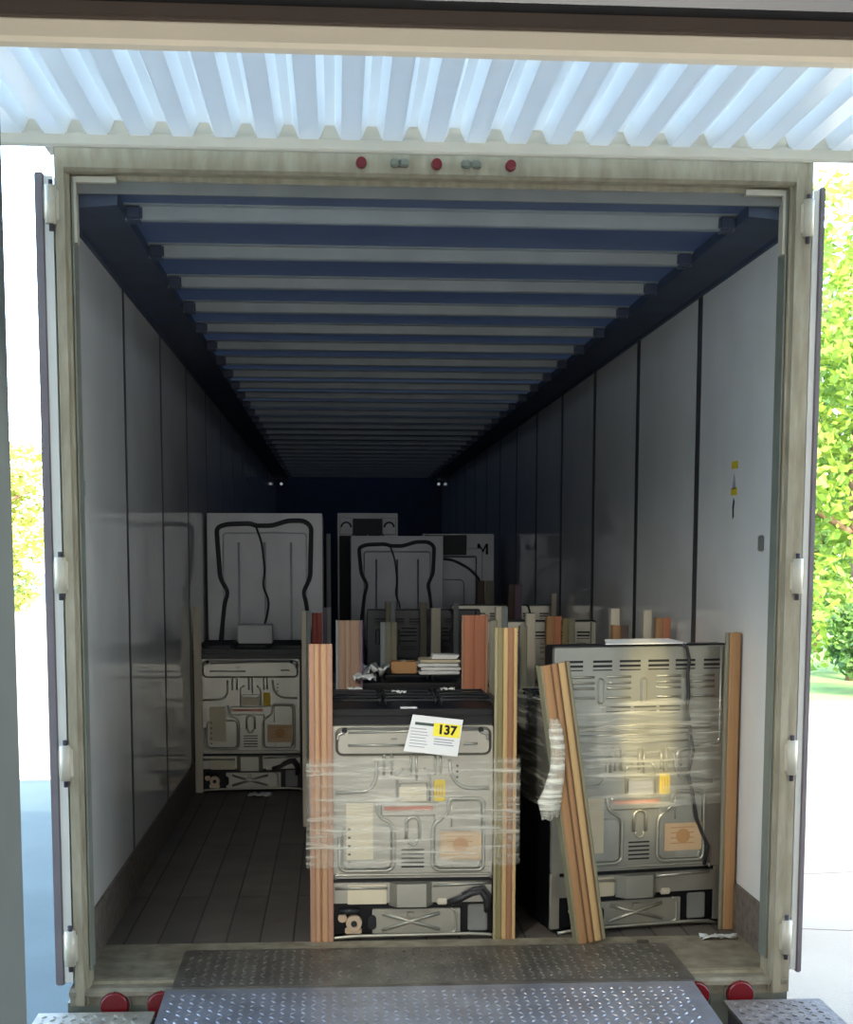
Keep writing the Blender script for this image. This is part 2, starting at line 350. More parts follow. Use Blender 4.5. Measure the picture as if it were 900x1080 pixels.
for s, nm in ((-1, 'left'), (1, 'right')):
    d = thing('trailer_door', 'open trailer door folded flat along the %s outside of the trailer' % nm, 'trailer door', (s * 1.262, -.16, 0), 0, 'trailer doors')
    a0, a1, a2 = (0, .028, .058) if s < 0 else (.008, .028, .048)
    b = bm_(); box(b, min(s * a0, s * a1), max(s * a0, s * a1), .0, 1.22, .02, 2.72); obj('door_panel', b, 'doorskin', d)
    b = bm_(); rbox(b, min(s * a1, s * a2), max(s * a1, s * a2), -.006, 1.2, .01, 2.73, .004); obj('edge_seal', b, 'seal', d)

# stickers and bracket on the right wall, marks on the left one
st = thing('warning_sticker', 'narrow yellow and white warning sticker high on the right trailer wall', 'sticker', (W, .62, 1.62))
for z in (.22, .115):
    b = bm_(); box(b, -.0015, 0, -.042, .042, z, z + .03); obj('yellow_header', b, 'yellow', st)
b = bm_(); prism(b, [(-.028, .14), (.028, .14), (0, .20)], 'x', -.0015, 0); obj('pictogram', b, 'greyink', st)
b = bm_(); prism(b, [(-.006, .03), (.012, .02), (.018, .07), (.004, .105), (-.012, .09), (-.002, .06)], 'x', -.0015, 0); obj('pictogram', b, 'ink', st)
b = bm_(); rbox(b, W - .012, W, .21, .255, 1.51, 1.57, .004); tag(obj('wall_bracket', b, 'greybox'), 'small dark square bracket on the right wall near the rear frame', 'bracket')
b = bm_(); rbox(b, -W, -W + .008, .15, .2, 1.70, 1.76, .003); tag(obj('wall_plate', b, 'greyink'), 'small worn grey plate on the left wall beside the rear frame', 'plate')

# ------------------------------------------------------------------ dock: building, door head, canopy, leveler, bumpers
g = -1.25
b = bm_()
box(b, -9, -1.02, -2.4, -2.2, g, 6.8); box(b, 1.95, 9, -2.4, -2.2, g, 6.8); box(b, -1.02, 1.95, -2.4, -2.2, 2.56, 6.8); box(b, -1.02, 1.95, -2.4, -2.2, g, -.1)
structure('wall_dock', b, 'build')
b = bm_(); box(b, -9, -8.8, -16, -2.4, g, 6.8); structure('wall_west', b, 'inside')
b = bm_(); box(b, 8.8, 9, -16, -2.4, g, 6.8); structure('wall_east', b, 'inside')
b = bm_(); box(b, -9, 9, -16.2, -16, g, 6.8); structure('wall_rear', b, 'inside')
b = bm_(); box(b, -9, 9, -16.2, -2.2, 6.8, 7.0); structure('ceiling_warehouse', b, 'inside')
b = bm_(); box(b, -8.8, 8.8, -16, -1.75, -.3, -.11); structure('floor_dock', b, 'conc')
b = bm_(); box(b, -1.05, -.962, -2.42, -2.16, -.11, 2.56); structure('trim_3', b, 'jamb')
b = bm_(); box(b, 1.75, 1.97, -2.42, -2.16, -.11, 2.56); structure('trim_4', b, 'jamb')
b = bm_(); prism(b, [(-2.365, 2.358), (-2.37, 2.350), (-2.393, 2.351), (-2.40, 2.358), (-2.40, 2.60), (-2.365, 2.60)], 'x', -1.05, 1.97); structure('trim_5', b, 'beam')
b = bm_(); rbox(b, -1.05, 1.97, -2.42, -2.40, 2.386, 2.60, .004); structure('trim_6', b, 'beamd')
b = bm_(); box(b, -1.05, 1.97, -2.46, -2.42, 2.410, 2.62); structure('door_1', b, 'blkm')

cn = thing('dock_canopy', 'white corrugated metal canopy roof above the back of the trailer', 'canopy', (0, -.19, 2.817))
b = bm_(); pr = []; x = -2.6; pit = .134
while x < 2.6:
    pr += [(x, .0), (x + .062, .0), (x + .083, .048), (x + .113, .048)]; x += pit
top = [bm_v for bm_v in pr]
A = [b.verts.new((p[0], -1.98, p[1])) for p in pr]; B = [b.verts.new((p[0], -.07, p[1])) for p in pr]
A2 = [b.verts.new((p[0], -1.98, p[1] + .004)) for p in pr]; B2 = [b.verts.new((p[0], -.07, p[1] + .004)) for p in pr]
for i in range(len(pr) - 1):
    b.faces.new((A[i], A[i + 1], B[i + 1], B[i])); b.faces.new((A2[i], B2[i], B2[i + 1], A2[i + 1]))
    b.faces.new((B[i], B[i + 1], B2[i + 1], B2[i])); b.faces.new((A[i], A2[i], A2[i + 1], A[i + 1]))
obj('corrugated_sheet', b, 'canopy', cn)
b = bm_(); prism(b, [(-.07, -.0), (-.064, -.0), (-.064, .075), (-.02, .075), (-.02, .08), (-.07, .08)], 'x', -2.6, 2.6); obj('closure_strip', b, 'beam', cn)
b = bm_(); prism(b, [(-.085, .006), (-.085, -.028), (-.078, -.034), (-.064, -.034), (-.064, .006)], 'x', -2.6, 2.6); obj('edge_angle', b, 'trimc', cn)

lv = thing('dock_leveler', 'steel tread plate dock leveler bridging onto the trailer floor', 'dock leveler', (0, 0, 0))
def treads(bm, x0, x1, y0, y1, zf, pitch=.034):
    ny = int((y1 - y0) / pitch); nx = int((x1 - x0) / pitch)
    for j in range(ny):
        for i in range(nx):
            cx = x0 + (i + .5) * pitch + (pitch * .0); cy = y0 + (j + .5) * pitch; a = PI / 4 if (i + j) % 2 else -PI / 4
            d = Vector((math.cos(a), math.sin(a))) * .0125; e = Vector((-math.sin(a), math.cos(a))) * .0042
            v = [bm.verts.new((cx + q.x, cy + q.y, zf(cy + q.y))) for q in (d, e, -d, -e)]
            t1 = bm.verts.new((cx + d.x * .4, cy + d.y * .4, zf(cy) + .0035)); t2 = bm.verts.new((cx - d.x * .4, cy - d.y * .4, zf(cy) + .0035))
            bm.faces.new((v[0], v[1], t1)); bm.faces.new((v[1], v[2], t2)); bm.faces.new((v[1], t2, t1)); bm.faces.new((v[2], v[3], t2)); bm.faces.new((v[3], v[0], t1)); bm.faces.new((v[3], t1, t2))
zl = lambda y: .018 + (y - .22) * .012
b = bm_(); prism(b, [(.235, .004), (.235, .012), (.20, .021), (-.235, .018), (-.235, .013), (.1, .013)], 'x', -.915, .905); treads(b, -.90, .89, -.22, .2, lambda y: .0205 + (y - .2) * .0069); obj('lip', b, 'plateL', lv)
b = bm_(); prism(b, [(-.245, .012), (-2.0, -.09), (-2.0, -.13), (-.245, -.02)], 'x', -.935, .895); treads(b, -.92, .88, -1.2, -.255, lambda y: .0116 + (y + .255) * .0581); obj('deck', b, 'plate', lv)
b = bm_(); cyl(b, (-.24, .004), 'x', .011, -.93, .90, 12); obj('hinge_rod', b, 'plateL', lv)

for x0, x1, lab in ((-1.355, -.985, 'steel topped dock bumper at the lower left of the leveler'), (1.02, 1.345, 'rusty steel topped dock bumper at the lower right of the leveler')):
    t = thing('dock_bumper', lab, 'dock bumper', ((x0 + x1) / 2, -.605, -.862), 0, 'dock bumpers'); h = (x1 - x0) / 2
    b = bm_(); rbox(b, -h, h, -.42, .36, 0, .785, .012); obj('rubber_block', b, 'rubber', t)
    b = bm_(); box(b, -h - .012, h + .012, -.42, .375, .785, .797); treads(b, -h, h, -.4, .36, lambda y: .797); obj('top_plate', b, 'frame2' if x0 < 0 else 'scuff', t)

# ------------------------------------------------------------------ yard
b = bm_(); box(b, -120, 120, -30, 200, g - .2, g); structure('ground', b, 'asphalt')
b = bm_(); box(b, 1.6, 60, -2.2, 20.5, g, g + .012); tag(obj('concrete_apron', b, 'apron'), 'pale sunlit concrete apron right of the trailer', 'concrete', None)['kind'] = 'structure'
b = bm_(); box(b, -60, -1.7, 12, 75, g, g + .012); o = obj('concrete_yard', b, 'apron'); o['kind'] = 'structure'
b = bm_(); box(b, 2, 60, 20.5, 60, g, g + .03); o = obj('lawn', b, 'grass'); o['kind'] = 'structure'
for pts, x in (([(2.2, 6.5), (3.0, 6.45), (4.2, 6.6), (6, 6.5)], 0), ([(2.0, 4.6), (2.7, 4.9), (3.4, 4.75), (4.4, 5.2)], 0)):
    b = bm_(); tube(b, [(p[0], p[1], g + .012) for p in pts], .003, 5); o = obj('concrete_crack', b, 'dirt'); o['kind'] = 'structure'

def foliage(name, blobs, n, size, m, parent, seed):
    rnd = random.Random(seed); verts = []; faces = []
    tot = sum(q[3] ** 2 for q in blobs)
    for (cx, cy, cz, r, sz) in blobs:
        for _ in range(int(n * r * r / tot)):
            v = Vector((rnd.gauss(0, 1), rnd.gauss(0, 1), rnd.gauss(0, 1))).normalized(); rr = r * (.55 + .5 * rnd.random())
            c = Vector((cx, cy, cz)) + Vector((v.x * rr, v.y * rr, v.z * rr * sz))
            a = Vector((rnd.gauss(0, 1), rnd.gauss(0, 1), rnd.gauss(0, .7))).normalized(); q = a.orthogonal().normalized(); q = Matrix.Rotation(rnd.random() * 6.28, 3, a) @ q
            s = size * (.6 + .8 * rnd.random()); k = len(verts)
            verts += [c + a * s, c + q * s * .5, c - a * s, c - q * s * .5]; faces.append((k, k + 1, k + 2, k + 3))
    me = bpy.data.meshes.new(name); me.from_pydata(verts, [], faces); me.materials.append(M_[m]); o = bpy.data.objects.new(name, me); C.objects.link(o); o.parent = parent; return o
def tree(label, loc, h, r, m, seed, n=5200, size=.2, low=.28, group=None):
    t = thing('broadleaf_tree', label, 'tree', loc, 0, group or 'trees beyond the yard'); rnd = random.Random(seed)
    b = bm_(); pts = [(0, 0, 0), (.08, .03, h * .2), (-.05, .1, h * .42), (.1, 0, h * .75)]; 
    tube(b, pts, .13 * r / 2, 8)
    for k in range(5):
        a = k * 1.3 + seed; z = h * (.3 + .1 * k); tube(b, [(0, 0, z), (math.cos(a) * r * .4, math.sin(a) * r * .4, z + r * .25), (math.cos(a) * r * .8, math.sin(a) * r * .8, z + r * .42)], .05 * r / 2, 6)
    obj('trunk', b, 'bark', t)
    bl = []
    for k in range(15):
        a = rnd.random() * 6.28; d = r * (.15 + .6 * rnd.random()); z = h * (low + (.92 - low) * (k + .5) / 15)
        bl.append((math.cos(a) * d, math.sin(a) * d, z, r * (.38 + .25 * rnd.random()), .8))
    foliage('foliage', bl, n, size, m, t, seed); return t
tree('tall bright green tree beyond the lawn nearest the right door post', (11.0, 24.5, g), 10.5, 3.2, 'leaf', 3, 11000, .13, .1)
tree('tall leafy tree further right beyond the lawn', (18.2, 26.5, g), 11.0, 3.0, 'leaf', 5, 9000, .14, .1)
tree('deeper green tree standing behind the bright trees on the right', (13.2, 33.5, g), 10, 3.6, 'leafd', 8, 8000, .17, .1)
def bush(label, loc, r, h, m, seed, n=3500):
    t = thing('bush', label, 'bush', loc, 0, 'bushes'); b = bm_()
    for k in range(4): tube(b, [(0, 0, 0), (math.cos(k * 1.6) * r * .3, math.sin(k * 1.6) * r * .3, h * .5)], .03, 5)
    obj('stem', b, 'bark', t); foliage('foliage', [(math.cos(k * 2.1) * r * .5, math.sin(k * 2.1) * r * .4, h * (.3 + .08 * (k % 5)), r * .55, .75) for k in range(6)], n, .09, m, t, seed)
bush('dark green bush at the back of the lawn under the tall tree', (10.2, 21.4, g), 1.0, 2.3, 'leafd', 11)
bush('low dark bush further right along the back of the lawn', (14.2, 22.0, g), 1.5, 2.2, 'leafd', 12)
tree('yellow green tree far across the yard left of the trailer', (-17.0, 62, g), 7.6, 2.7, 'leafy', 21, 5200, .2, .12)
tree('second yellow green tree further left across the yard', (-25.5, 60, g), 8.4, 3.0, 'leafy', 23, 3000, .28, .12)
hs = thing('shed', 'pale teal shed with a sloping roof beside the far left tree', 'shed', (-19.6, 58, g))
b = bm_(); prism(b, [(-1.6, 0), (1.6, 0), (1.6, 3.4), (-1.6, 4.6)], 'y', -2, 2); obj('walls', b, 'teal', hs)
b = bm_(); prism(b, [(-1.8, 4.68), (1.8, 3.33), (1.8, 3.48), (-1.8, 4.83)], 'y', -2.2, 2.2); obj('roof', b, 'doorskin', hs)

# ------------------------------------------------------------------ ranges
def q6(cx, cy): return ((cx - 470) / 1129.0, (1063 - cy) / 1129.0)
def beads6(b, segs, y=-.004):
    for pts, r, rc in segs: bead(b, [q6(*p) for p in pts], r, y, rc)
def make_range(name, label, tall, wbody=.74, sheet='galv'):
    """A cooker standing with its sheet-metal back towards -Y; origin at the middle of the back's foot."""
    t = thing(name, label, 'range', group='kitchen ranges in the trailer'); hw = wbody / 2
    H = 1.14 if tall else .845
    b = bm_()
    rbox(b, -hw, hw, .012, .64, .02, .875, .006)
    if tall: rbox(b, -hw, hw, .012, .10, .85, H + .005, .006)
    obj('body', b, 'blk', t)
    # enamel cooktop with grates
    b = bm_(); rbox(b, -hw - .004, hw + .004, .10 if tall else .03, .66, .875, .902, .006)
    ct = obj('cooktop', b, 'blk', t)
    for gx in (-.22, .0, .22):
        b = bm_()
        for yy in (.14, .27, .39, .52): tube(b, [(gx - .10, yy, .905), (gx - .095, yy, .926), (gx + .095, yy, .926), (gx + .10, yy, .905)], .006, 6)
        for xx in (-.098, .098): tube(b, [(gx + xx, .13, .926), (gx + xx, .53, .926)], .006, 6)
        obj('grate', b, 'blkm', ct)
    px0, px1 = -.315, .315
    if tall: px0, px1 = -.368, .368
    # back panel with its pressed ribs
    b = bm_()
    plate(b, px0, px1, .242, H, .012, .014, 0, .004)
    if not tall:
        plate(b, -.298, .305, .725, .838, .03, .0, -.014, .012)
        bead(b, [q6(190, 195), q6(440, 196)], .004, -.015); bead(b, [q6(690, 192), q6(752, 190)], .004, -.015)
        bead(b, [q6(190, 140), q6(755, 128)], .004, -.015)
        for s in (-1, 1):
            c = (s * .268, .795)
            tube(b, [(c[0] + s * -.0 + .022 * math.cos(a) * 1.0, -.015, c[1] + .02 * math.sin(a)) for a in [math.radians((35 if s > 0 else 145) + s * (k * 26 - 60)) for k in range(6)]], .006, 6)
    beads6(b, [
        ([(345, 330), (345, 232), (378, 232), (378, 330)], .0045, .014), ([(462, 240), (462, 330)], .004, .01), ([(486, 238), (486, 352)], .004, .01),
        ([(568, 245), (568, 330)], .004, .01), ([(592, 245), (592, 325)], .004, .01),
        ([(312, 262), (312, 350), (280, 398), (135, 404)], .0055, .05), ([(632, 262), (635, 335), (685, 388), (805, 390)], .0055, .05),
        ([(402, 445), (402, 318), (430, 300)], .004, .02), ([(545, 445), (545, 330), (520, 300)], .004, .02),
        ([(312, 440), (318, 512), (388, 545), (388, 735), (360, 752), (168, 752), (150, 735), (150, 600)], .0055, .03),
        ([(600, 520), (558, 552), (556, 735), (580, 752), (770, 752), (782, 735), (782, 450), (765, 434), (640, 434), (626, 450), (624, 500), (600, 520)], .0055, .03),
        ([(442, 610), (442, 530), (458, 515), (485, 515), (500, 530), (500, 610)], .0055, .015), ([(452, 612), (452, 630), (470, 642), (488, 630), (488, 612)], .004, .015),
        ([(130, 790), (130, 770), (815, 770), (815, 790)], .004, .01), ([(200, 740), (290, 740)], .003, .01), ([(645, 715), (645, 738), (760, 738), (760, 715)], .003, .01),
        ([(640, 440), (640, 560)], .003, .01)])
    x0, z0 = q6(160, 748); x1, z1 = q6(380, 545); plate(b, x0, x1, z0, z1, .03, .0, -.006, .008)
    x0, z0 = q6(562, 748); x1, z1 = q6(776, 440); plate(b, x0, x1, z0, z1, .03, .0, -.006, .008)
    x0, z0 = q6(412, 444); x1, z1 = q6(534, 362); plate(b, x0, x1, z0, z1, .006, .0, -.006, .004)
    x0, z0 = q6(330, 512); x1, z1 = q6(590, 448); plate(b, x0, x1, z0, z1, .012, .0, -.005, .006)
    if tall:
        T = lambda x, y: ((x - 387) / 640.0 * .93, (985 - y) / 772.0)
        for xx in (180, 268, 392, 513):
            x, z0 = T(xx, 280); _, z1 = T(xx, 200); plate(b, x - .015, x + .015, z0, z1, .0145, .0, -.010, .007)
        for xx in (305, 385, 460):
            x, z0 = T(xx, 495); _, z1 = T(xx, 412); plate(b, x - .011, x + .011, z0, z1, .0105, .0, -.008, .006)
        for y_ in (347, 360, 375, 398): bead(b, [T(190, y_), T(590, y_)], .0035, -.001)
        for x0, x1 in ((185, 250), (285, 355), (430, 500), (530, 600)):
            for y_ in (197, 215, 232, 260): bead(b, [T(x0, y_), T(x1, y_)], .004, -.001)
        for s in (1,):
            bead(b, [T(600, 415), T(500, 425), T(490, 460), T(520, 520), T(600, 525)], .006, -.002, .03)
        bead(b, [T(620, 110), T(620, 410), T(560, 412)], .004, -.001, .03)
    obj('back_panel', b, sheet, t)
    # dark openings
    def slot(x0, x1, z0, z1):
        b = bm_(); box(b, x0, x1, -.002, 0, z0, z1); obj('vent_slot', b, 'slot', t)
    if not tall:
        for s in (-1, 1): b = bm_(); cyl(b, (s * .262, .826), 'y', .011, -.0155, -.0135, 12); obj('screw_hole', b, 'slot', t)
        x, z = q6(388, 168); b = bm_(); box(b, x - .012, x + .012, -.0152, -.0135, z - .003, z + .003); obj('stamped_mark', b, 'greybox', t)
    for k in range(5):
        x0, z = q6(420, 660 + k * 19); x1, _ = q6(520, 0); slot(x0, x1, z - .003, z + .003)
    for cx, cy in ((665, 290), (665, 315), (665, 340)):
        x, z = q6(cx, cy); b = bm_(); cyl(b, (x, z), 'y', .005, -.002, 0, 8); obj('screw_hole', b, 'slot', t)
    if tall:
        for y_, hh in ((150, .0045), (164, .0045), (176, .002)):
            for x0, x1 in ((165, 217), (246, 300), (322, 382), (405, 465), (485, 542), (568, 615)):
                a, z = T(x0, y_); c, _ = T(x1, y_); slot(a, c, z - hh, z + hh)
        for y_ in (290, 303):
            for x0, x1 in ((285, 355), (365, 430), (440, 500)):
                a, z = T(x0, y_); c, _ = T(x1, y_); slot(a, c, z - .003, z + .003)
    # lower section : stepped channel, box cover, base
    b = bm_(); zt = q6(0, 800)[1]; zb = q6(0, 905)[1]
    plate(b, px0, px1, zb, zt, .008, .03, .004, .006)
    bead(b, [q6(130, 830), q6(360, 830)], .005, .003); bead(b, [q6(560, 822), q6(820, 812)], .005, .003)
    x0 = q6(365, 0)[0]; x1 = q6(400, 0)[0]; x2 = q6(528, 0)[0]; x3 = q6(560, 0)[0]
    prism(b, [(x0, .01), (x1, -.03), (x2, -.03), (x3, .01)], 'z', zb - .004, zt - .006)
    obj('channel_cover', b, sheet, t)
    b = bm_(); zb2 = q6(0, 1045)[1]; zt2 = q6(0, 918)[1]
    plate(b, q6(285, 0)[0], q6(690, 0)[0], zb2, zt2, .012, .03, .006, .008)
    for a, c in (((335, 945), (590, 1020)), ((335, 1020), (590, 945))): bead(b, [q6(*a), q6(*c)], .006, .005)
    x, z = q6(462, 953); plate(b, x - .014, x + .014, z - .012, z + .012, .004, .006, -.002, .003)
    bead(b, [q6(640, 925), q6(662, 940), q6(662, 1030), q6(640, 1038)], .004, .005)
    obj('base_plate', b, sheet, t)
    b = bm_(); box(b, -hw + .02, hw - .02, .03, .034, .02, .14); obj('base_recess', b, 'slot', t)
    if tall:
        for s in (-1, 1): b = bm_(); rbox(b, min(s * .33, s * .369), max(s * .33, s * .369), .004, .03, .02, .245, .003); obj('side_flange', b, sheet, t)
    b = bm_(); tube(b, [(-hw + .03, -.004, .006), (-.30, -.006, .012), (-.22, -.006, .018), (.22, -.006, .022), (.30, -.006, .018), (hw - .03, -.004, .006)], .007, 8); obj('base_rail', b, sheet, t)
    b = bm_(); rbox(b, q6(715, 0)[0], q6(802, 0)[0], .002, .03, .03, .135, .004); obj('junction_box', b, 'greybox', t)
    rg = bm_(); x, z = q6(212, 985); cyl(rg, (x, z), 'y', .03, -.012, .03, 16, .034); cyl(rg, (x - .045, z + .02), 'y', .017, -.005, .03, 12); rbox(rg, x - .035, x + .03, .0, .03, z - .045, z - .02, .004); cyl(rg, (x + .028, z + .0), 'z', .007, z - .01, z + .07, 8)
    rg = obj('gas_regulator', rg, 'copper', t)
    b = bm_(); tube(b, [(x - .055, -.002, z + .045), (x - .02, -.012, z + .05), (x + .02, -.002, z + .045)], .012, 8); cyl(b, (x, z), 'y', .012, -.018, -.011, 12); obj('regulator_cap', b, 'blkm', rg)
    b = bm_(); x, z = q6(292, 985); plate(b, x - .017, x + .017, z - .03, z + .03, .0165, .006, .003, .002); obj('oval_opening', b, 'slot', t)
    # labels
    def lab(nm, c0, c1, m, y=-.0065):
        b = bm_(); x0, z1 = q6(*c0); x1, z0 = q6(*c1); box(b, x0, x1, y - .0012, y, z0, z1); return obj(nm, b, m, t)
    p = lab('paper_label', (180, 450), (297, 700), 'cream', -.0075)
    for k in range(5):
        x, z = q6(193, 565 + k * 37); b = bm_(); box(b, x - .005, x + .005, -.0095, -.0086, z - .004, z + .004); obj('printed_dot', b, 'ink', p)
    p = lab('tan_label', (590, 580), (772, 706), 'orange', -.0075)
    b = bm_()
    for k in range(4): x, z = q6(620, 600 + k * 24); box(b, x, x + .10, -.0095, -.0087, z - .002, z + .002)
    x, z = q6(680, 640); cyl(b, (x, z), 'y', .03, -.0094, -.0088, 16)
    obj('printed_figure', b, 'card', p)
    b = bm_(); x0, z1 = q6(562, 350); x1, z0 = q6(614, 447); plate(b, x0, x1, z0, z1, .01, -.001, -.005, .002); yt = obj('yellow_tag', b, 'yellow', t)
    b = bm_()
    for k in range(3): box(b, x0 + .01 + k * .011, x0 + .013 + k * .011, -.0058, -.005, z0 + .02, z1 - .02)
    obj('printed_line', b, 'card', yt)
    lab('tape_strip', (345, 466), (560, 484), 'redtape', -.0062)
    lab('cream_sticker', (185, 815), (355, 902), 'cream', .0035)
    lab('rating_label', (412, 380), (530, 442), 'greyink' if tall else 'cream', -.0068)
    # power cord
    b = bm_()
    if tall:
        T2 = lambda x, y: ((x - 387) / 640.0 * .93, -.016, (985 - y) / 772.0)
        pts = [T2(500, 100), T2(512, 112), T2(520, 150), T2(516, 190), T2(520, 250), T2(517, 300), T2(528, 370), T2(538, 430), T2(524, 500), T2(540, 570), T2(552, 640), T2(570, 690), T2(588, 730), T2(578, 790)]
        tube(b, pts, .007, 8)
    else:
        pts = [(q6(625, 0)[0], -.006, q6(0, 898)[1]), (q6(680, 0)[0], -.014, q6(0, 880)[1]), (q6(730, 0)[0], -.02, q6(0, 852)[1]), (q6(770, 0)[0], -.02, q6(0, 846)[1]), (q6(795, 0)[0], -.016, q6(0, 880)[1]), (q6(800, 0)[0], -.01, q6(0, 940)[1])]
        tube(b, pts, .013, 8); tube(b, [(p[0] + .01, p[1] + .004, p[2] + .014) for p in pts[1:]], .01, 8)
    cb = obj('power_cord', b, 'cable', t)
    b = bm_(); x, z = q6(600, 892); rbox(b, x - .02, x + .02, -.012, .004, z - .012, z + .012, .004); obj('cord_clip', b, 'hinge', cb)
    for sx in (-1, 1):
        for yy in (.06, .58):
            b = bm_(); cyl(b, (sx * (hw - .06), yy), 'z', .018, 0, .024, 10); obj('foot', b, 'blkm', t)
    return t

rA = make_range('range_cooker', 'cooker with its metal back facing out and the sheet numbered 137 on it', False, .75)
rA.location = (-.055, .375, 0)
rT = make_range('range_cooker', 'tall backed cooker with a black cord down its slotted metal back, by the right wall', True)
rT.location = (.855, .468, 0); rT.rotation_euler = (0, 0, math.radians(10.0))
dup(rA, (-.893, 3.80, 0), 0, 'cooker standing alone by the left wall with a small white carton on top')
dup(rA, (-.015, 1.47, 0), 0, 'cooker directly behind the one numbered 137, carton and wrapped bundle on its top')
dup(rT, (.69, 2.50, 0), 0, 'tall backed cooker half hidden behind the slotted cooker and a yellow striped post')
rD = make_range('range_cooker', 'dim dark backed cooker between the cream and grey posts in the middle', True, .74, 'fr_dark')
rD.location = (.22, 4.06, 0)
dup(rT, (.84, 4.90, 0), 0, 'farthest right tall backed cooker, only its dark top edge showing')

# ------------------------------------------------------------------ refrigerators
def make_fridge(label, wd, dp, H, loc, style='notch', sheet='fr_back'):
    t = thing('refrigerator', label, 'refrigerator', loc, 0, 'refrigerators'); h = wd / 2
    b = bm_(); rbox(b, -h, h, .015, dp, .03, H - .004, .012); obj('cabinet', b, 'fr_dark', t)
    b = bm_(); rbox(b, -h + .005, h - .005, .0, .016, .05, H, .004)
    k = h - .09
    for xx in (-.18, .0, .18): bead(b, [(xx * wd / .8, .3), (xx * wd / .8, H - .2)], .008, -.001)
    if style != 'top': plate(b, -k + .02, k - .02, .34, H - .13, .03, 0, -.006, .01)
    bp = obj('back_sheet', b, sheet, t)
    b = bm_()
    if style == 'notch':
        pts = [(-k, .25), (-k - .0, .9), (-k + .03, 1.16), (-k + .055, 1.24), (-k + .0, 1.34), (-k - .02, H - .10), (-k + .05, H - .075), (-.1, H - .07), (-.06, H - .085), (.05, H - .085), (.16, H - .05), (k - .04, H - .05), (k + .01, H - .09), (k, 1.34), (k - .05, 1.24), (k - .03, 1.16), (k, .9), (k, .25)]
        tube(b, [(p[0], -.001, p[1]) for p in arc_poly(pts, .03, 3)], .016, 6)
        obj('tube_channel', b, 'fr_chan', t)
    elif style == 'top':
        plate(b, -h + .14, h - .13, .4, H - .05, .02, 0, -.004, .004); plate(b, -h + .02, -h + .15, .4, H - .21, .01, 0, -.004, .004)
        obj('dark_recess', b, 'fr_chan', t)
        for s in (-1, 1):
            b = bm_(); x = s * (h - .085); plate(b, x - .065, x + .065, H - .2, H - .04, .01, 0, -.012, .006); o = obj('corner_cover', b, 'fr_back', t)
            b = bm_(); tube(b, [(x + .045 * math.cos(a), -.014, H - .13 + .045 * math.sin(a)) for a in [k * PI / 8 for k in range(9)]], .008, 6); obj('pipe_bend', b, 'fr_chan', o)
    else:
        plate(b, -h + .03, h - .26, H - .20, H - .01, .008, 0, -.012, .004); obj('dark_cover', b, 'fr_chan', t)
        b = bm_(); plate(b, -h + .03, h - .16, .9, H - .2, .02, 0, -.03, .02); plate(b, -.2, .06, .9, H - .42, .05, -.028, -.04, .01); obj('fan_housing', b, 'galvd', t)
        b = bm_()
        x = h - .11
        for dx in (-.04, .04): box(b, x + dx - .011, x + dx + .011, -.003, 0, H - .19, H - .09)
        prism(b, [(x - .03, H - .09), (x - .045, H - .09), (x - .007, H - .17), (x + .007, H - .17), (x + .045, H - .09), (x + .03, H - .09), (x, H - .145)], 'y', -.0035, 0); obj('printed_mark', b, 'ink', t)
    if style != 'top':
        b = bm_()
        if style == 'notch': pts = [(-.06, H - .09), (-.02, H - .2), (.0, H - .4), (-.02, H - .5), (.03, H - .6), (.0, H - .75), (-.05, H - .85), (-.06, .6)]
        else: pts = [(-.2, H - .23), (-.05, H - .24), (.1, H - .32), (h - .14, H - .42), (h - .1, H - .6), (h - .12, .5)]
        tube(b, [(p[0], -.02 if style == 'notch' else -.034, p[1]) for p in arc_poly(pts, .06)], .007 if style == 'notch' else .012, 6); obj('power_cord', b, 'cable', t)
    b = bm_(); rbox(b, -h + .02, h - .02, -.012, .015, .04, .24, .006); obj('compressor_cover', b, 'fr_chan', t)
    for s in (-1, 1):
        for yy in (.06, dp - .06):
            b = bm_(); cyl(b, (s * (h - .06), yy), 'z', .02, 0, .032, 10); obj('foot', b, 'blkm', t)
    return t
make_fridge('refrigerator with a pale back sheet and hanging cord behind the left cooker', .80, .70, 1.78, (-.838, 4.72, 0))
make_fridge('refrigerator with a notched grey back in the middle of the dark interior', .80, .70, 1.66, (.175, 7.0, 0), 'notch', 'galvd')
make_fridge('refrigerator with two square corner covers rising behind the middle one', .57, .65, 1.885, (-.055, 8.05, 0), 'top')
make_fridge('pale refrigerator with a black printed mark at its top right corner', .68, .65, 1.695, (.79, 8.0, 0), 'mark', 'fr_back')

# ------------------------------------------------------------------ cardboard corner posts
def paper(name, c): M_[name] = mat(name, c, .75, 0, .06, 5, .12, 30, stretch=(4, 4, .3)); return name
PK = [paper('post_pink', rgb(164, 124, 100)), paper('post_tan', rgb(178, 140, 104)), paper('post_rust', rgb(146, 98, 76))]
OL = [paper('post_olive', rgb(122, 112, 74)), paper('post_sand', rgb(184, 152, 104)), paper('post_brown', rgb(140, 98, 68)), paper('post_lime', rgb(150, 138, 106))]
CR = paper('post_cream', rgb(196, 186, 164)); RD = paper('post_red', rgb(150, 72, 64)); OR = paper('post_orange', rgb(170, 108, 78)); GG = paper('post_greygreen', rgb(122, 117, 98)); GY = paper('post_grey', rgb(132, 138, 136)); A1 = paper('post_taupe', rgb(148, 118, 98)); A2 = paper('post_taupe_light', rgb(160, 132, 108)); MV = paper('post_mauve', rgb(116, 96, 112)); BR2 = paper('post_line_brown', rgb(104, 74, 50)); BR = paper('post_dark', rgb(86, 72, 62)); KB = paper('post_kraft', rgb(160, 120, 80)); GN = paper('post_edge_green', rgb(130, 124, 98))
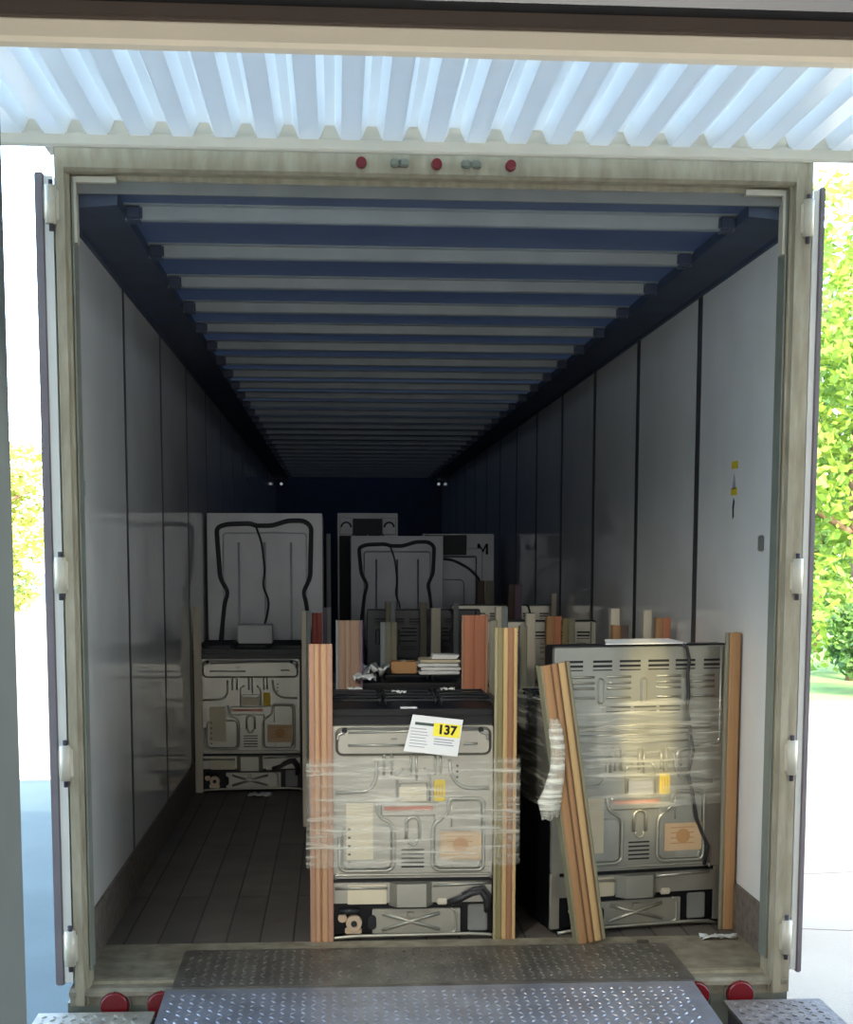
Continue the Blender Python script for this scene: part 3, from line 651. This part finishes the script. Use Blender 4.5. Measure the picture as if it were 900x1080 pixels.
def post(label, x0, x1, y, H, cols, corner=-1, leg=.075, tilt=0., rz=0., group=None):
    """L-section post of laminated board, x0..x1 on its face towards -Y; corner -1: the other leg runs back from the left edge."""
    w_ = x1 - x0; th = .007; pts = []; mats = []; cols, wts = zip(*[(c if isinstance(c, tuple) else (c, 1)) for c in cols]); cols = list(cols); n = len(cols); tot = sum(wts); acc = 0
    for k in range(n):                       # face with a rounded bead per strip
        a = w_ * acc / tot; d_ = w_ * wts[k] / tot; acc += wts[k]
        for f, d in ((0, 0), (.15, -.004), (.5, -.0055), (.85, -.004)): pts.append((a + d_ * f, d * min(1, d_ / .02))); mats.append(k)
    pts.append((w_, 0)); 
    if corner < 0:
        mats.append(n - 1); pts += [(w_, th), (th, th), (th, leg), (0, leg)]; mats += [n - 1, 0, 0, 0]
    else:
        mats.append(n - 1); pts += [(w_, leg), (w_ - th, leg), (w_ - th, th), (0, th)]; mats += [n - 1, n - 1, n - 1, 0]
    b = bm_(); A = [b.verts.new((p[0] - w_ / 2, p[1], 0)) for p in pts]; B = [b.verts.new((p[0] - w_ / 2, p[1], H)) for p in pts]; m_ = len(pts)
    for i in range(m_): b.faces.new((A[i], A[(i + 1) % m_], B[(i + 1) % m_], B[i])).material_index = mats[i]
    b.faces.new(A[::-1]).material_index = n // 2; b.faces.new(B).material_index = n // 2
    o = obj('corner_post', b, cols); o.location = ((x0 + x1) / 2, y, .003 + abs(math.sin(tilt)) * w_ / 2); o.rotation_euler = (0, tilt, rz)
    return tag(o, label, 'corner post', group or 'cardboard corner posts')
post('pinkish striped cardboard post on the left corner of the cooker numbered 137', -.452, -.362, .352, 1.155, [(PK[0], 1), (PK[1], .8), (PK[2], .3), (PK[1], 1), (PK[0], 1)], -1)
post('yellow and brown striped post on the right corner of the cooker numbered 137', .258, .345, .352, 1.215, [(OL[3], .5), (OL[0], 1), (OL[1], .8), (OL[2], 1), (OL[1], .6)], 1)
post('thin olive post standing at the back right corner of the cooker numbered 137', .316, .350, 1.06, 1.21, [GG], 1, .05)
post('tan striped post leaning across the left edge of the slotted cooker', .572, .690, .262, 1.09, [(GN, .5), (KB, 2), (BR2, .4), (KB, 1.2), (BR2, .4), (OL[1], 1.6), (BR2, .4), (GN, .8)], -1, .05, -math.radians(8.6), math.radians(10))
post('brown post between the slotted cooker and the right wall', 1.178, 1.240,    .44, 1.19, [(GG, .5), (KB, 1.4)], 1, .06, 0, math.radians(2))
post('pale grey post leaning at the left side of the left wall cooker', -1.237, -1.190, 3.755, 1.17, [CR], -1, .03)
post('tall pale grey post just left of the pinkish striped one', -.537, -.486, 2.64, 1.19, [CR, GY], -1, .05)
post('dull red post right beside the tall pale grey one', -.483, -.427, 2.72, 1.175, [RD, RD], -1, .05)
post('mauve grey post peeping right of the dull red one', -.424, -.378, 2.95, 1.195, [MV, GY], 1, .05)
post('wide pinkish brown post on the left corner of the second cooker in line', -.350, -.228, 1.36, 1.197, [(GY, .4), (A1, 1), (A2, .6), (A1, 1.4), (MV, .4)], -1)
post('orange brown wide post on the right corner of the second cooker in line', .222, .343, 1.36, 1.22, [(PK[0], .2), (OR, 1), (OR, 1), (PK[0], .2)], 1)
post('grey green post standing left of the brown carton', -.122, -.038, 2.16, 1.15, [GY, GG, GG], -1)
post('taller grey green post partly hidden behind the shorter one near the carton', -.045, .016, 3.6, 1.205, [GG, GY], -1)
post('cream post in front of the dim middle cooker', .244, .303, 3.7, 1.163, [CR], -1, .05)
post('olive post just left of the cream one at the dim middle cooker', .190, .232, 3.95, 1.19, [GG], -1, .05)
post('thin grey post at the right edge of the dim middle cooker', .405, .440, 3.95, 1.184, [GY], 1, .05)
post('cream post just behind the top of the yellow and brown striped one', .495, .560, 2.38, 1.22, [CR, GY], -1, .05)
post('dark olive post right of the yellow and brown striped one', .502, .537, 1.46, 1.165, [GG], -1, .05)
post('cream post on the left of the half hidden tall backed cooker', .656, .705, 2.36, 1.185, [CR], -1, .05)
post('brown post on the right half of the half hidden tall backed cooker', .764, .845, 2.36, 1.17, [KB, OR], -1, .05)
post('olive post at the right end of the half hidden tall backed cooker', .850, .916, 2.36, 1.16, [OL[0], GG], 1, .05)
post('dark brown post in the gloom left of the farthest right cooker', .856, .95, 4.72, 1.29, [BR, MV], -1)
post('small pale post at the right end of the farthest right cooker', 1.17, 1.205, 4.78, 1.225, [CR], 1, .03)
post('short cream strip post behind the slotted cooker, the left of the pair', .984, 1.028, 1.74, 1.235, [CR], -1, .05)
post('brown post in front of the left cream strip behind the slotted cooker', .97, 1.046, 1.62, 1.16, [KB, BR], -1, .05)
post('cream strip post behind the slotted cooker nearest the right wall', 1.105, 1.145, 1.56, 1.235, [CR], -1, .05)
post('orange tan post behind the slotted cooker nearest the right wall', 1.13, 1.20, 1.42, 1.205, [KB, OR], -1, .04)
post('dark post in the gloom under the pale marked refrigerator', .726, .783, 5.6, 1.30, [BR], -1)
post('dark olive post in the gloom right beside the dark one under the marked refrigerator', .79, .856, 5.6, 1.30, [GG], 1)
post('very tall grey strip along the right edge of the pale left refrigerator', -.422, -.388, 5.5, 1.65, [GY], -1, .04)

# ------------------------------------------------------------------ stretch film, papers, cartons
def wrap(label, pts, z0, z1, loc, rz, seed):
    rnd = random.Random(seed); b = bm_(); ring = []; P_ = arc_poly(pts + [pts[0]], .02, 3)[:-1]
    nz = 7; rows = []
    for j in range(nz + 1):
        z = z0 + (z1 - z0) * j / nz; k = 1 + .012 * rnd.uniform(-1, 1) * 0
        rows.append([b.verts.new((p[0] + rnd.uniform(-.002, .002), p[1] + rnd.uniform(-.003, .002), z + rnd.uniform(-.006, .006))) for p in P_])
    for A, B in zip(rows, rows[1:]):
        n = len(A)
        for i in range(n): b.faces.new((A[i], A[(i + 1) % n], B[(i + 1) % n], B[i])).smooth = True
    o = obj('stretch_wrap', b, 'film'); o.location = loc; o.rotation_euler = (0, 0, rz); return tag(o, label, 'plastic wrap')
wrap('clear shiny plastic film wound around the cooker numbered 137 and its posts', [(-.465, .33), (-.2, .328), (.1, .328), (.36, .33), (.362, .7), (.36, 1.14), (-.1, 1.145), (-.465, 1.14), (-.468, .7)], .30, .725, (0, 0, 0), 0, 4)
wrap('clear plastic film wound around the slotted tall backed cooker', [(-.38, -.028), (-.1, -.03), (.15, -.03), (.372, -.028), (.385, .3), (.375, .67), (-.1, .68), (-.376, .67), (-.376, .3)], .50, .93, (.855, .468, 0), math.radians(10), 5)
# bunched white film on the leaning post
b = bm_(); rnd = random.Random(3)
pts = [(.468, .225, .885), (.474, .221, .84), (.484, .221, .77), (.482, .219, .69), (.470, .225, .62), (.456, .23, .56), (.458, .235, .50)]
rows = []
for k, p in enumerate(pts):
    wd = (.03, .045, .045, .045, .06, .075, .05)[k]
    rows.append([b.verts.new((p[0] + wd * (f - .5) * 1.2, p[1] - .006 - .012 * math.sin(f * PI) + rnd.uniform(-.006, .006), p[2] + rnd.uniform(-.01, .01))) for f in (0, .25, .5, .75, 1)])
for A, B in zip(rows, rows[1:]):
    for i in range(4): b.faces.new((A[i], A[i + 1], B[i + 1], B[i])).smooth = True
o = obj('bunched_film', b, 'filmw'); md = o.modifiers.new('thick', 'SOLIDIFY'); md.thickness = .004; tag(o, 'bunched milky plastic film beside the leaning tan post', 'plastic film')

sh = thing('paper_sheet', 'white paper sheet with a yellow 137 sticker on the front cooker', 'paper', (.027, .350, .805), 0)
sh.scale = (1.1, 1, 1.1); sh.rotation_euler = (math.radians(-5), math.radians(6.5), 0)
b = bm_(); prism(b, [(-.102, -.064), (.088, -.064), (.094, .066), (-.083, .066)], 'y', -.0006, .0006); obj('sheet', b, 'paper', sh)
b = bm_(); box(b, -.006, .088, -.0016, -.0006, .0, .046); obj('yellow_sticker', b, 'yellowl', sh)
text_mesh('sticker_number', '137', .044, 'ink', sh, (.042, -.0018, .023), (PI / 2, 0, 0), bold=.0018)
b = bm_(); box(b, -.072, -.006, -.0016, -.0006, .032, .042); obj('printed_bar', b, 'greenink', sh)
b = bm_()
for k in range(7): box(b, -.085, -.03 + .004 * (k % 3), -.0014, -.0006, .018 - k * .0105, .0205 - k * .0105)
for k in range(3): box(b, .0, .07 - .006 * (k % 2), -.0014, -.0006, -.012 - k * .009, -.0085 - k * .009)
obj('printed_line', b, 'greyink', sh)

def carton(name, label, cat, x0, x1, y0, y1, z0, z1, m, flap=None):
    t = thing(name, label, cat, ((x0 + x1) / 2, y0, z0)); h = (x1 - x0) / 2
    b = bm_(); rbox(b, -h, h, 0, y1 - y0, 0, z1 - z0, .004); obj('carton', b, m, t)
    b = bm_(); box(b, -.012, .012, -.0012, y1 - y0, z1 - z0 + .0003, z1 - z0 + .0012); obj('tape', b, flap or 'cream', t); return t
carton('small_carton', 'small white carton on top of the left wall cooker', 'box', -.972, -.757, 3.92, 4.08, .934, 1.05, 'whitebox', 'paper')
carton('small_carton', 'small brown cardboard box on the second cooker beside the grey green post', 'box', -.088, .034, 1.64, 1.76, .934, .99, 'card')
bd = thing('wrapped_bundle', 'stack of papers in milky film on the second cooker right of the brown box', 'bundle', (.14, 1.58, .934))
for k, (m, a) in enumerate((('whitepl', .0), ('paper', .03), ('whitepl', -.02), ('cream', .02))):
    b = bm_(); rbox(b, -.10 + a * .3, .095 + a * .2, 0, .2, k * .018, k * .018 + .015, .005); obj('folded_layer', b, m, bd)
b = bm_(); prism(b, [(-.06, 0), (.06, 0), (.075, .018), (-.05, .022)], 'y', .02, .12); bmesh.ops.translate(b, verts=b.verts[:], vec=(.02, 0, .072)); obj('top_sheet', b, 'paper', bd)
def crumple(label, loc, sx, sy, sz, m, seed, cat='plastic scrap', name='plastic_scrap'):
    rnd = random.Random(seed); b = bm_(); n = 7; g_ = [[b.verts.new((sx * (i / n - .5) * 2 + rnd.uniform(-.1, .1) * sx, sy * (j / n - .5) * 2 + rnd.uniform(-.1, .1) * sy, sz * rnd.random())) for j in range(n + 1)] for i in range(n + 1)]
    for i in range(n):
        for j in range(n): b.faces.new((g_[i][j], g_[i + 1][j], g_[i + 1][j + 1], g_[i][j + 1])).smooth = True
    o = obj(name, b, m); o.location = loc; md = o.modifiers.new('thick', 'SOLIDIFY'); md.thickness = .002; return tag(o, label, cat)
crumple('shiny crumpled film on the second cooker between its two left posts', (-.17, 1.62, .93), .07, .12, .06, 'whitepl', 1)
crumple('crumpled film tuft at the back left of the front cooktop', (-.22, 1.33, .93), .05, .03, .035, 'whitepl', 2)
crumple('scrap of film on the floor before the left wall cooker', (-.83, 3.62, .004), .07, .05, .02, 'whitepl', 6)
crumple('bits of torn film on the floor by the right baseboard', (1.14, .30, .004), .07, .02, .02, 'whitepl', 8)
b = bm_(); rbox(b, -.025, .025, -.012, .012, 0, .008, .003); o = obj('floor_scrap', b, 'dirt'); o.location = (.82, .22, .018); tag(o, 'dark bit of scrap on the lip of the leveler', 'scrap')
def sheet_at(label, x0, x1, y0, y1, z, m='paper'):
    b = bm_(); box(b, -(x1 - x0) / 2, (x1 - x0) / 2, -(y1 - y0) / 2, (y1 - y0) / 2, 0, .003); o = obj('paper_slip', b, m); o.location = ((x0 + x1) / 2, (y0 + y1) / 2, z); return tag(o, label, 'paper')
sheet_at('white paper slip at the near edge of the front cooktop', -.10, -.035, .42, .47, .903)
for k, (x, y, lab_) in enumerate(((-.27, .93, 'small pale scrap on the front cooktop by its back left'), (-.09, .78, 'small pale scrap on the middle of the front cooktop'), (.12, .9, 'small pale scrap on the front cooktop near the orange brown post'))):
    crumple(lab_, (x, y, .928), .03, .02, .012, 'paper', 20 + k, 'scrap', 'paper_scrap')
# paper lying on the top of the slotted cooker's back
b = bm_(); prism(b, [(-.17, 0), (.17, 0), (.13, .09), (-.14, .09)], 'z', 0, .004); o = obj('paper_leaf', b, 'paper'); o.location = (.87, .468, 1.147); o.rotation_euler = (math.radians(8), 0, math.radians(10)); tag(o, 'white paper lying along the top of the slotted cooker', 'paper')
